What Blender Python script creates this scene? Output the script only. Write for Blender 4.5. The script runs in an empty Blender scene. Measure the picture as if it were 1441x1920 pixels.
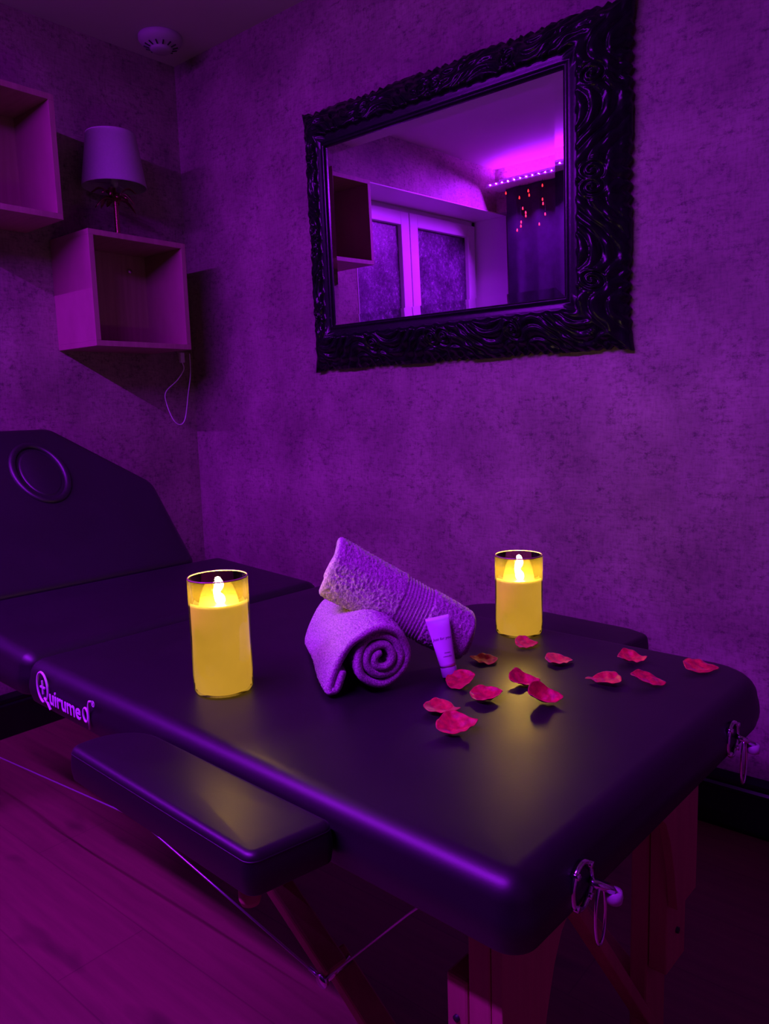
import bpy, math, random
from math import sin, cos, pi, radians, sqrt, atan2, exp
from mathutils import Vector, Matrix, noise
rnd = random.Random(7)
SC = bpy.context.scene
COL = SC.collection

# ------------------------------------------------------------------ camera
cam_d = bpy.data.cameras.new('camera'); cam = bpy.data.objects.new('camera', cam_d); COL.objects.link(cam)
cam_d.sensor_fit = 'VERTICAL'; cam_d.sensor_height = 24.0; cam_d.sensor_width = 18.0
cam_d.lens = 1443.0/1920.0*24.0
cam_d.clip_start = 0.02
R = Matrix(((0.76688, -0.06498, 0.63850), (0.64114, 0.12408, -0.75732), (-0.03001, 0.99014, 0.13682)))
q = R.to_quaternion(); q.normalize()
cam.rotation_mode = 'QUATERNION'; cam.rotation_quaternion = q
cam.location = (2.626, -1.939, 1.084)
SC.camera = cam
# ------------------------------------------------------------------ colour management / world
SC.view_settings.view_transform = 'Standard'; SC.view_settings.look = 'None'
SC.view_settings.exposure = 0.0; SC.view_settings.gamma = 1.0; SC.view_settings.use_curve_mapping = False
w = bpy.data.worlds.new('world'); SC.world = w; w.use_nodes = True
w.node_tree.nodes['Background'].inputs[0].default_value = (0.01, 0.004, 0.02, 1)
w.node_tree.nodes['Background'].inputs[1].default_value = 0.0
SC.cycles.max_bounces = 8; SC.cycles.diffuse_bounces = 5; SC.cycles.glossy_bounces = 4
SC.cycles.transparent_max_bounces = 12; SC.cycles.sample_clamp_indirect = 4.0
SC.cycles.caustics_reflective = False; SC.cycles.caustics_refractive = False
LED = (0.36, 0.008, 1.0)          # violet colour of the LED strip
LED_UP = 60.0                      # watts of the strip that washes the ceiling
LED_DIODE = 48000.0                # emission of each visible diode
FLAME = 235.0

def area(name, loc, rot, sx, sy, power, color):
    l = bpy.data.lights.new(name, 'AREA'); l.shape = 'RECTANGLE'; l.size = sx; l.size_y = sy
    l.energy = power; l.color = color
    o = bpy.data.objects.new(name, l); COL.objects.link(o); o.location = loc; o.rotation_euler = rot
    return o
area('led_strip_uplight', (1.20, -2.474, 2.330), (pi, 0, 0), 2.2, 0.010, LED_UP, LED)

# ------------------------------------------------------------------ materials
def mat(name):
    m = bpy.data.materials.new(name); m.use_nodes = True
    nt = m.node_tree; b = nt.nodes['Principled BSDF']
    return m, nt, b
def N(nt, t, **k):
    n = nt.nodes.new(t)
    for a, v in k.items():
        if a in n.inputs.keys(): n.inputs[a].default_value = v
        else: setattr(n, a, v)
    return n
def coords(nt, scale=(1, 1, 1), src='Object'):
    tc = N(nt, 'ShaderNodeTexCoord'); mp = N(nt, 'ShaderNodeMapping'); mp.inputs['Scale'].default_value = scale
    nt.links.new(tc.outputs[src], mp.inputs[0]); return mp.outputs[0]
def ramp(nt, fac, stops):
    r = N(nt, 'ShaderNodeValToRGB'); cr = r.color_ramp
    cr.elements[0].position = stops[0][0]; cr.elements[0].color = (*stops[0][1], 1)
    cr.elements[1].position = stops[-1][0]; cr.elements[1].color = (*stops[-1][1], 1)
    for p, c in stops[1:-1]:
        e = cr.elements.new(p); e.color = (*c, 1)
    nt.links.new(fac, r.inputs[0]); return r.outputs[0]
def noise_t(nt, vec, scale, detail=4, rough=0.6):
    n = N(nt, 'ShaderNodeTexNoise'); n.inputs['Scale'].default_value = scale
    n.inputs['Detail'].default_value = detail; n.inputs['Roughness'].default_value = rough
    nt.links.new(vec, n.inputs['Vector']); return n.outputs['Fac']
def bump(nt, b, h, strength, dist):
    bm = N(nt, 'ShaderNodeBump'); bm.inputs['Strength'].default_value = strength; bm.inputs['Distance'].default_value = dist
    nt.links.new(h, bm.inputs['Height']); nt.links.new(bm.outputs[0], b.inputs['Normal'])
def mix(nt, a, b_, fac, mode='MIX'):
    m = N(nt, 'ShaderNodeMix'); m.data_type = 'RGBA'; m.blend_type = mode
    for s, v in ((m.inputs[0], fac), (m.inputs[6], a), (m.inputs[7], b_)):
        if isinstance(v, (int, float)): s.default_value = v
        elif isinstance(v, tuple): s.default_value = (*v, 1) if len(v) == 3 else v
        else: nt.links.new(v, s)
    return m.outputs[2]
def plain(name, col, rough=0.5, metal=0.0, spec=0.5, nscale=None, namt=0.15, bstr=0.0, coat=0.0):
    m, nt, b = mat(name)
    b.inputs['Roughness'].default_value = rough; b.inputs['Metallic'].default_value = metal
    b.inputs['Specular IOR Level'].default_value = spec; b.inputs['Coat Weight'].default_value = coat
    b.inputs['Base Color'].default_value = (*col, 1)
    if nscale:
        f = noise_t(nt, coords(nt), nscale)
        nt.links.new(ramp(nt, f, [(0.3, tuple(c*(1-namt) for c in col)), (0.7, tuple(min(1, c*(1+namt)) for c in col))]), b.inputs['Base Color'])
        if bstr: bump(nt, b, f, bstr, 0.002)
    return m
def emit(name, col, strength):
    m, nt, b = mat(name); b.inputs['Base Color'].default_value = (0.05, 0.05, 0.05, 1)
    b.inputs['Emission Color'].default_value = (*col, 1); b.inputs['Emission Strength'].default_value = strength
    return m
M = {}
# textured vinyl wallpaper: taupe, cloudy, with short woven dashes
def wallpaper():
    m, nt, b = mat('woven_wallpaper')
    v = coords(nt)
    base = noise_t(nt, v, 3.2, 6, 0.62)
    c = ramp(nt, base, [(0.34, (0.190, 0.155, 0.125)), (0.52, (0.290, 0.240, 0.195)), (0.68, (0.390, 0.325, 0.262))])
    dash_h = noise_t(nt, coords(nt, (30, 30, 150)), 1.0, 5, 0.7)
    dash_v = noise_t(nt, coords(nt, (150, 150, 34)), 1.0, 5, 0.7)
    blot = noise_t(nt, coords(nt, (42, 42, 60)), 1.0, 7, 0.8)
    weave = mix(nt, dash_h, dash_v, 0.5)
    dark = ramp(nt, weave, [(0.38, (0.55,)*3), (0.50, (1.0,)*3), (0.62, (1.18,)*3)])
    spot = ramp(nt, blot, [(0.38, (0.36,)*3), (0.49, (0.95,)*3), (0.8, (1.2,)*3)])
    patch = ramp(nt, noise_t(nt, v, 9.0, 3, 0.6), [(0.38, (0.15,)*3), (0.56, (1,)*3)])
    c2 = mix(nt, c, dark, 0.7, 'MULTIPLY')
    c3 = mix(nt, c2, mix(nt, (1, 1, 1), spot, patch), 0.9, 'MULTIPLY')
    nt.links.new(c3, b.inputs['Base Color'])
    b.inputs['Roughness'].default_value = 0.62; b.inputs['Specular IOR Level'].default_value = 0.35
    bump(nt, b, weave, 0.55, 0.002)
    return m
M['wall'] = wallpaper()
M['ceiling'] = plain('ceiling_paint', (0.62, 0.56, 0.56), 0.8, nscale=3, namt=0.04)
M['white'] = plain('white_gloss_paint', (0.72, 0.70, 0.70), 0.35, nscale=4, namt=0.03)
M['skirting'] = plain('black_gloss_paint', (0.006, 0.005, 0.007), 0.22, nscale=8, namt=0.2)
def floor_mat():
    m, nt, b = mat('laminate_floor')
    br = N(nt, 'ShaderNodeTexBrick'); br.offset = 0.37; br.inputs['Scale'].default_value = 1.0
    br.inputs['Brick Width'].default_value = 1.25; br.inputs['Row Height'].default_value = 0.19
    br.inputs['Mortar Size'].default_value = 0.0016; br.inputs['Color1'].default_value = (0.20, 0.085, 0.056, 1)
    br.inputs['Color2'].default_value = (0.185, 0.078, 0.051, 1); br.inputs['Mortar'].default_value = (0.14, 0.058, 0.038, 1)
    nt.links.new(coords(nt), br.inputs['Vector'])
    g = noise_t(nt, coords(nt, (1.6, 22, 1)), 2.0, 6, 0.6)
    k = noise_t(nt, coords(nt, (3.2, 7.5, 1)), 1.0, 2, 0.5)
    c = mix(nt, br.outputs[0], ramp(nt, g, [(0.35, (0.80,)*3), (0.65, (1.1,)*3)]), 0.8, 'MULTIPLY')
    c = mix(nt, c, ramp(nt, k, [(0.26, (0.45,)*3), (0.34, (1,)*3)]), 0.8, 'MULTIPLY')
    nt.links.new(c, b.inputs['Base Color']); b.inputs['Roughness'].default_value = 0.55
    return m
M['floor'] = floor_mat()
def wood(name, c0, c1, sc=(3, 30, 3)):
    m, nt, b = mat(name)
    g = noise_t(nt, coords(nt, sc), 1.5, 5, 0.6)
    nt.links.new(ramp(nt, g, [(0.3, c0), (0.7, c1)]), b.inputs['Base Color']); b.inputs['Roughness'].default_value = 0.5
    return m
M['oak'] = wood('pale_oak_veneer', (0.32, 0.18, 0.155), (0.42, 0.25, 0.215), (4, 40, 2))
M['beech'] = wood('beech_wood', (0.42, 0.21, 0.12), (0.55, 0.28, 0.16), (24, 24, 2.5))
def vinyl():
    m, nt, b = mat('black_vinyl')
    b.inputs['Base Color'].default_value = (0.011, 0.008, 0.010, 1)
    b.inputs['Roughness'].default_value = 0.43; b.inputs['Specular IOR Level'].default_value = 0.62
    f = noise_t(nt, coords(nt), 420, 3, 0.6); g = noise_t(nt, coords(nt), 7, 3, 0.5)
    nt.links.new(ramp(nt, g, [(0.3, (0.40,)*3), (0.7, (0.47,)*3)]), b.inputs['Roughness'])
    bump(nt, b, f, 0.10, 0.0006)
    return m
M['vinyl'] = vinyl()
M['lacquer'] = plain('black_lacquered_wood', (0.006, 0.005, 0.008), 0.26, spec=0.32, nscale=40, namt=0.4, bstr=0.15)
M['mirror'] = plain('silvered_glass', (0.93, 0.92, 0.94), 0.008, 1.0)
M['chrome'] = plain('chrome', (0.8, 0.8, 0.82), 0.12, 1.0)
M['copper'] = plain('copper_metal', (0.42, 0.20, 0.14), 0.32, 1.0, nscale=60, namt=0.2)
M['shade'] = plain('white_lampshade_fabric', (0.46, 0.42, 0.43), 0.85, nscale=150, namt=0.05)
M['plastic'] = plain('white_plastic', (0.62, 0.58, 0.62), 0.4)
M['detector'] = plain('darker_white_plastic', (0.42, 0.38, 0.40), 0.6)  # white plastic with an evenly darker base, offsetting strong strip light on it
M['dark_plastic'] = plain('dark_plastic', (0.02, 0.018, 0.02), 0.5)
M['cord'] = plain('white_cord_rubber', (0.75, 0.70, 0.78), 0.45)
M['steel'] = plain('braided_steel', (0.55, 0.5, 0.6), 0.3, 0.8)
M['curtain'] = plain('dark_velvet', (0.020, 0.008, 0.030), 0.8, nscale=12, namt=0.4)
M['logo'] = plain('white_print', (0.85, 0.8, 0.85), 0.5)
M['ink'] = plain('dark_ink', (0.10, 0.03, 0.10), 0.5)
def towel_mat(name, col):
    m, nt, b = mat(name)
    f = noise_t(nt, coords(nt), 420, 3, 0.7); g = noise_t(nt, coords(nt), 60, 3, 0.6)
    nt.links.new(ramp(nt, f, [(0.36, tuple(c*0.42 for c in col)), (0.6, col)]), b.inputs['Base Color'])
    b.inputs['Roughness'].default_value = 0.95; b.inputs['Specular IOR Level'].default_value = 0.1
    b.inputs['Sheen Weight'].default_value = 0.35; b.inputs['Sheen Roughness'].default_value = 0.5
    bump(nt, b, mix(nt, f, g, 0.25), 1.0, 0.0030)
    return m
M['towel'] = towel_mat('terry_cotton', (0.78, 0.66, 0.70))
def petal_mat():
    m, nt, b = mat('rose_petal_cloth')
    f = noise_t(nt, coords(nt, (1, 1, 1)), 130, 4, 0.6)
    nt.links.new(ramp(nt, f, [(0.35, (0.42, 0.006, 0.022)), (0.7, (0.80, 0.022, 0.045))]), b.inputs['Base Color'])
    b.inputs['Roughness'].default_value = 0.55
    b.inputs['Sheen Weight'].default_value = 0.2
    bump(nt, b, f, 0.5, 0.001)
    return m
M['petal'] = petal_mat()
# LED wax: the cream wax shell is lit from within, so it gives off warm yellow light
def wax():
    m, nt, b = mat('glowing_wax')
    b.inputs['Base Color'].default_value = (0.42, 0.30, 0.07, 1); b.inputs['Roughness'].default_value = 0.4
    b.inputs['Emission Color'].default_value = (0.80, 0.465, 0.055, 1)
    f = noise_t(nt, coords(nt), 14, 3, 0.5)
    nt.links.new(ramp(nt, f, [(0.3, (0.62,)*3), (0.7, (0.74,)*3)]), b.inputs['Emission Strength'])
    return m
M['wax'] = wax()
M['flame'] = emit('led_flame', (1.0, 0.74, 0.17), FLAME)
def glass(name, tint, haze):
    m, nt, b = mat(name); nt.nodes.remove(b)
    out = nt.nodes['Material Output']
    t = N(nt, 'ShaderNodeBsdfTransparent'); t.inputs[0].default_value = (*tint, 1)
    d = N(nt, 'ShaderNodeBsdfTranslucent'); d.inputs[0].default_value = (*haze, 1)
    g = N(nt, 'ShaderNodeBsdfGlossy'); g.inputs['Roughness'].default_value = 0.03
    lw = N(nt, 'ShaderNodeFresnel'); lw.inputs[0].default_value = 1.4
    m1 = N(nt, 'ShaderNodeMixShader'); m1.inputs[0].default_value = 0.13
    nt.links.new(t.outputs[0], m1.inputs[1]); nt.links.new(d.outputs[0], m1.inputs[2])
    mx = N(nt, 'ShaderNodeMixShader'); nt.links.new(lw.outputs[0], mx.inputs[0])
    nt.links.new(m1.outputs[0], mx.inputs[1]); nt.links.new(g.outputs[0], mx.inputs[2])
    nt.links.new(mx.outputs[0], out.inputs[0]); return m
M['amber'] = glass('amber_tinted_glass', (0.95, 0.84, 0.62), (0.60, 0.44, 0.12))
def frosted():
    m, nt, b = mat('frosted_window_glass')
    f = noise_t(nt, coords(nt, (1, 1, 1)), 55, 5, 0.75)
    g = noise_t(nt, coords(nt, (1, 1, 1)), 5.0, 3, 0.6)
    c = ramp(nt, f, [(0.40, (0.05, 0.04, 0.06)), (0.58, (0.13, 0.11, 0.15)), (0.72, (0.45, 0.40, 0.48))])
    nt.links.new(mix(nt, c, ramp(nt, g, [(0.35, (0.35,)*3), (0.62, (1.5,)*3)]), 0.9, 'MULTIPLY'), b.inputs['Base Color'])
    b.inputs['Roughness'].default_value = 0.35; bump(nt, b, f, 0.6, 0.003)
    return m
M['frost'] = frosted()
M['diode'] = emit('led_diode', LED, LED_DIODE)
M['red_bulb'] = emit('red_bulb', (1.0, 0.015, 0.02), 5.0)
M['tube'] = plain('white_tube_plastic', (0.78, 0.72, 0.85), 0.30, coat=0.3)
M['cap'] = plain('translucent_cap', (0.50, 0.44, 0.55), 0.2)

# ------------------------------------------------------------------ mesh helpers
def mesh_obj(name, verts, faces, m, parent=None, smooth=True):
    me = bpy.data.meshes.new(name); me.from_pydata([tuple(v) for v in verts], [], faces); me.validate(); me.update()
    if smooth:
        me.polygons.foreach_set('use_smooth', [True]*len(me.polygons))
    me.materials.append(m)
    o = bpy.data.objects.new(name, me); COL.objects.link(o)
    if parent: o.parent = parent
    return o
def tag(o, label=None, cat=None, group=None, kind=None):
    if label: o['label'] = label
    if cat: o['category'] = cat
    if group: o['group'] = group
    if kind: o['kind'] = kind
    return o
def empty(name, loc, rz=0.0, label=None, cat=None, group=None):
    o = bpy.data.objects.new(name, None); COL.objects.link(o); o.empty_display_size = 0.05
    o.location = loc; o.rotation_euler = (0, 0, rz); tag(o, label, cat, group); return o
class MB:
    def __init__(s): s.v = []; s.f = []
    def add(s, v, f):
        n = len(s.v); s.v += [tuple(x) for x in v]; s.f += [tuple(i+n for i in q) for q in f]; return s
    def box(s, x0, x1, y0, y1, z0, z1):
        v = [(x, y, z) for z in (z0, z1) for y in (y0, y1) for x in (x0, x1)]
        return s.add(v, [(0, 2, 3, 1), (4, 5, 7, 6), (0, 1, 5, 4), (2, 6, 7, 3), (0, 4, 6, 2), (1, 3, 7, 5)])
    def bar(s, a, b, w, h, up=(0, 0, 1)):
        a = Vector(a); b = Vector(b); d = (b-a).normalized(); sd = d.cross(Vector(up)).normalized(); u = sd.cross(d)
        v = [p+sd*i*w/2+u*j*h/2 for p in (a, b) for i, j in ((-1, -1), (1, -1), (1, 1), (-1, 1))]
        return s.add(v, [(3, 2, 1, 0), (4, 5, 6, 7), (0, 1, 5, 4), (1, 2, 6, 5), (2, 3, 7, 6), (3, 0, 4, 7)])
    def tube(s, pts, r, n=10, closed=False):
        pts = [Vector(p) for p in pts]; rings = []; L = len(pts)
        rr = r if isinstance(r, (list, tuple)) else [r]*L
        prev = None
        for i, p in enumerate(pts):
            a = pts[(i-1) % L] if (closed or i > 0) else p; b = pts[(i+1) % L] if (closed or i < L-1) else p
            d = (b-a).normalized()
            if prev is None:
                u = d.orthogonal().normalized()
            else:
                u = (prev - d*prev.dot(d)).normalized()
            prev = u; w_ = d.cross(u)
            rings.append([p+(u*cos(t*2*pi/n)+w_*sin(t*2*pi/n))*rr[i] for t in range(n)])
        v = [x for g in rings for x in g]; f = []
        for i in range(L if closed else L-1):
            j = (i+1) % L
            for t in range(n):
                f.append((i*n+t, i*n+(t+1) % n, j*n+(t+1) % n, j*n+t))
        if not closed:
            f.append(tuple(range(n-1, -1, -1))); f.append(tuple(range((L-1)*n, L*n)))
        return s.add(v, f)
    def lathe(s, prof, n=48, c=(0, 0, 0)):
        v = []; f = []
        for r, z in prof:
            v += [(c[0]+r*cos(t*2*pi/n), c[1]+r*sin(t*2*pi/n), c[2]+z) for t in range(n)]
        for i in range(len(prof)-1):
            for t in range(n):
                f.append((i*n+t, i*n+(t+1) % n, (i+1)*n+(t+1) % n, (i+1)*n+t))
        f.append(tuple(range(n-1, -1, -1))); f.append(tuple(range((len(prof)-1)*n, len(prof)*n)))
        return s.add(v, f)
    def build(s, name, m, parent=None, smooth=False, bevel=0.0):
        o = mesh_obj(name, s.v, s.f, m, parent, smooth)
        if bevel:
            b = o.modifiers.new('bevel', 'BEVEL'); b.width = bevel; b.segments = 2; b.limit_method = 'ANGLE'
        return o
def struct(o): o['kind'] = 'structure'; return o
def rounded_poly(pts, rad, n=8):
    """pts ccw; rad list or scalar; fillets the corners"""
    out = []; L = len(pts)
    for i, p in enumerate(pts):
        r = rad[i] if isinstance(rad, (list, tuple)) else rad
        p = Vector((*p, 0)); a = Vector((*pts[i-1], 0)); b = Vector((*pts[(i+1) % L], 0))
        da = (a-p).normalized(); db = (b-p).normalized(); ang = da.angle(db)
        t = r/math.tan(ang/2); c = p+(da+db).normalized()*(r/sin(ang/2))
        s0 = p+da*t-c; s1 = p+db*t-c; tot = s0.angle(s1); ax = s0.cross(s1)
        ax = ax.normalized() if ax.length > 1e-12 else Vector((0, 0, 1))
        for k in range(n+1):
            v = c+Matrix.Rotation(tot*k/n, 3, ax) @ s0
            out.append((v.x, v.y))
    return out
def pad(outline, z0, z1, r, crown=0.004, bulge=0.004, xf=None, topfn=None):
    """upholstered cushion from a ccw outline; rounded edges, crowned top; returns MB"""
    P = [Vector((x, y)) for x, y in outline]; L = len(P); nrm = []
    for i in range(L):
        d = (P[(i+1) % L]-P[i-1]).normalized(); nrm.append(Vector((d.y, -d.x)))
    cx = sum(p.x for p in P)/L; cy = sum(p.y for p in P)/L; c = Vector((cx, cy))
    rings = []
    rb = min(r*0.25, (z1-z0)*0.2)
    rings.append((rb, z0))
    for k in range(1, 5):
        a = pi/2*k/4; rings.append((rb*(1-sin(a)), z0+rb*(1-cos(a))))
    hs = z1-r-(z0+rb)
    for k in range(1, 4): rings.append((-bulge*sin(pi*k/4), z0+rb+hs*k/4))
    for k in range(0, 9):
        a = pi/2*k/8; rings.append((r*(1-cos(a)), z1-r+r*sin(a)))
    m = MB(); v = []
    for off, z in rings:
        for i in range(L): q_ = P[i]-nrm[i]*off; v.append((q_.x, q_.y, z))
    inner = [P[i]-nrm[i]*r for i in range(L)]
    K = 10
    for k in range(1, K):
        s = 1-k/K
        for i in range(L):
            q_ = c+(inner[i]-c)*s; v.append((q_.x, q_.y, z1+crown*(1-s*s)))
    v.append((c.x, c.y, z1+crown)); nr = len(rings)+K-1
    f = [tuple(range(L-1, -1, -1))]
    for a in range(nr-1):
        for i in range(L):
            j = (i+1) % L; f.append((a*L+i, a*L+j, (a+1)*L+j, (a+1)*L+i))
    for i in range(L): f.append(((nr-1)*L+i, (nr-1)*L+(i+1) % L, nr*L))
    if xf: v = [xf(Vector(q_)) for q_ in v]
    m.add(v, f); return m
def dense(poly, step=0.02):
    out = []; L = len(poly)
    for i in range(L):
        a = Vector(poly[i]); b = Vector(poly[(i+1) % L]); n = max(1, int((b-a).length/step))
        for k in range(n): q_ = a+(b-a)*k/n; out.append((q_.x, q_.y))
    return out

# ------------------------------------------------------------------ room shell
XR, YC, H = 3.45, -2.62, 2.40
struct(MB().box(-0.6, XR+0.15, YC-0.15, 0.15, -0.1, 0.0).build('floor', M['floor']))
struct(MB().box(-0.6, XR+0.15, YC-0.15, 0.15, H, H+0.1).build('ceiling', M['ceiling']))
struct(MB().box(-0.15, XR+0.15, 0.0, 0.12, 0, H).build('wall_right', M['wall']))
# wall with shelves and window recess (plane x = 0)
WY0, WY1, WZ0, WZ1 = YC, -1.17, 0.95, 2.15
wl = MB().box(-0.27, 0, WY1, 0.0, 0, H).box(-0.27, 0, WY0, WY1, 0, WZ0).box(-0.27, 0, WY0, WY1, WZ1, H)
struct(wl.build('wall_left', M['wall']))
lin = MB().box(-0.272, 0.002, WY0, WY1, WZ1-0.006, WZ1).box(-0.272, 0.002, WY1-0.006, WY1, WZ0, WZ1-0.006).box(-0.272, 0.03, WY0+0.001, WY1, WZ0, WZ0+0.03).box(-0.272, 0.002, WY0, WY0+0.006, WZ0+0.03, WZ1-0.006)
struct(lin.build('trim_1', M['white'], bevel=0.001))
struct(MB().box(-0.15, XR+0.15, YC-0.12, YC, 0, H).build('wall_back', M['wall']))
struct(MB().box(XR, XR+0.12, YC, 0.0, 0, H).build('wall_far', M['wall']))
struct(MB().box(0.0, XR, YC, -2.50, 2.145, H-0.0005).build('trim_2', M['wall']))
# window: two leaves in a white frame, frosted panes
win = empty('window_1', (-0.27, (WY0+WY1)/2, WZ0+0.03)); win['kind'] = 'structure'; win['label'] = 'white two leaf window with frosted glass in deep recess'
wf = MB(); ox, oy, oz = win.location
def wb(y0, y1, z0, z1, x0=-0.285, x1=-0.235): wf.box(x0-ox, x1-ox, y0-oy, y1-oy, z0-oz, z1-oz)
ZB, ZT = WZ0+0.03, WZ1-0.006
wb(WY0, WY0+0.04, ZB, ZT); wb(WY1-0.04, WY1, ZB, ZT); wb(WY0, WY1, ZB, ZB+0.04); wb(WY0, WY1, ZT-0.03, ZT)
wf.build('outer_frame', M['white'], win, bevel=0.003)
MY = -1.90
for a, b_ in ((WY0+0.04, MY-0.004), (MY+0.004, WY1-0.04)):
    lf = MB()
    def lb(y0, y1, z0, z1): lf.box(-0.275-ox, -0.215-ox, y0-oy, y1-oy, z0-oz, z1-oz)
    z0, z1 = ZB+0.04, ZT-0.03; sr = 0.075
    lb(a, a+sr, z0, z1); lb(b_-sr, b_, z0, z1); lb(a+sr, b_-sr, z0, z0+sr); lb(a+sr, b_-sr, z1-sr, z1)
    leaf = lf.build('window_leaf', M['white'], win, bevel=0.004)
    MB().box(-0.250-ox, -0.242-ox, a+sr-oy, b_-sr-oy, z0+sr-oz, z1-sr-oz).build('glass_pane', M['frost'], leaf)
# skirting boards
def skirt(name, pts_fn, length):
    prof = [(0, 0), (0.012, 0), (0.012, 0.100), (0.014, 0.104), (0.014, 0.112), (0.009, 0.118), (0.012, 0.126), (0.011, 0.134), (0.005, 0.148), (0, 0.150)]
    v = []; n = len(prof)
    for s in (0, length):
        for d, z in prof: v.append(pts_fn(s, d, z))
    f = [(i, (i+1) % n, n+(i+1) % n, n+i) for i in range(n)] + [tuple(range(n-1, -1, -1)), tuple(range(n, 2*n))]
    struct(MB().add(v, f).build(name, M['skirting']))
skirt('baseboard_right', lambda s, d, z: (0.001+s, -d-0.0005, z), XR-0.002)
skirt('baseboard_left', lambda s, d, z: (d+0.0005, -0.015-s, z), 2.58)

# ledge with LED strip, on the beam across the back wall
struct(MB().box(0.05, 2.35, -2.50, -2.462, 2.312, 2.326).build('trim_3', M['white']))
led = empty('light_ledge', (0.03, -2.50, 2.262), 0, 'long narrow ledge under the ceiling carrying a violet strip of tiny lights', 'shelf')
MB().box(0, 2.30, 0.0, 0.165, 0, 0.020).build('board', M['white'], led, bevel=0.002)
st = MB().box(0.01, 2.29, 0.165, 0.168, 0.004, 0.018).build('strip_tape', M['plastic'], led)
dm = MB(); a = radians(75); s = 0.0018
u = Vector((0, sin(a), cos(a))); n_ = Vector((0, cos(a), -sin(a))); ex = Vector((1, 0, 0))
vs = [-ex*s-u*s, ex*s-u*s, ex*s+u*s, -ex*s+u*s]; s2 = s*1.25
hs = [-ex*s2-u*s2+n_*0.0003, ex*s2-u*s2+n_*0.0003, ex*s2+u*s2+n_*0.0003, -ex*s2+u*s2+n_*0.0003]; bs = [q_-n_*0.0035 for q_ in hs]
dm.add([*vs, *hs, *bs], [(0, 1, 2, 3), (11, 10, 9, 8), (4, 8, 9, 5), (5, 9, 10, 6), (6, 10, 11, 7), (7, 11, 8, 4)])
d0 = dm.build('diode', M['diode'], st)
d0.data.materials.append(M['dark_plastic'])        # the lamp face glows, its little housing does not
for k, p_ in enumerate(d0.data.polygons): p_.material_index = 0 if k == 0 else 1
for i in range(56):
    d = d0 if i == 0 else d0.copy()
    if i: COL.objects.link(d); d.parent = st
    d.location = (0.04+i*0.04, 0.1705, 0.010)
# dark curtain
cv = []; cf = []; NX, NZ = 420, 30; X0, X1 = 0.105, 3.3
for j in range(NZ+1):
    for i in range(NX+1):
        x = X0+(X1-X0)*i/NX; z = 2.258-(2.258-0.03)*j/NZ; k = j/NZ
        y = -2.445+0.020*sin(x*42+0.5*sin(x*7))*(0.35+0.65*k)+0.008*sin(x*97+2)*k
        cv.append((x, y, z))
for j in range(NZ):
    for i in range(NX):
        a = j*(NX+1)+i; cf.append((a, a+NX+1, a+NX+2, a+1))
cur = mesh_obj('curtain', cv, cf, M['curtain']); sm = cur.modifiers.new('t', 'SOLIDIFY'); sm.thickness = 0.003; sm.offset = -1
tag(cur, 'dark pleated curtain hanging below the lit ledge, seen in the mirror', 'curtain')
# red lights hanging on the curtain
sl = empty('string_lights', (0.3, -2.405, 2.25), 0, 'string of tiny red lights hanging in front of the dark curtain', 'string lights')
bulbs = [(0.13, 2.225), (0.22, 2.183), (0.28, 2.21), (0.285, 2.185), (0.372, 2.222), (0.371, 2.146), (0.374, 2.122), (0.241, 2.119), (0.26, 2.092), (0.26, 2.074), (0.228, 2.044), (0.226, 2.022), (0.20, 2.003), (0.386, 2.062), (0.347, 2.013), (0.462, 2.19), (0.50, 2.21), (0.49, 2.12), (0.56, 2.17), (0.60, 2.08), (0.64, 2.20)]
wm = MB()
for x, z in bulbs: wm.tube([(x-0.3, 0, z-2.25), (x-0.3, 0.0, 0.008)], 0.0006, 5)
wm.build('wires', M['dark_plastic'], sl)
for x, z in bulbs:
    prof = [(0.0005, 0.010), (0.0018, 0.008), (0.0036, 0.001), (0.0038, -0.002), (0.0028, -0.005), (0.0005, -0.0065)]
    MB().lathe(list(reversed(prof)), 10, (x-0.3, 0.001, z-2.25)).build('bulb', M['red_bulb'], sl, True)
MB().lathe([(0.006, -0.006), (0.006, 0.0)], 12).build('ceiling_hook', M['dark_plastic']).location = (0.93, -1.28, 2.3995)
tag(bpy.data.objects['ceiling_hook'], 'tiny dark hook fixing on the ceiling, seen in the mirror', 'hook')

# ------------------------------------------------------------------ wall mirror with carved frame
mir = empty('wall_mirror', (1.28, -0.004, 1.207), 0, 'large wall mirror in a heavy black carved baroque frame', 'mirror')
mir.rotation_euler = (radians(1.1), 0, 0)
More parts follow.
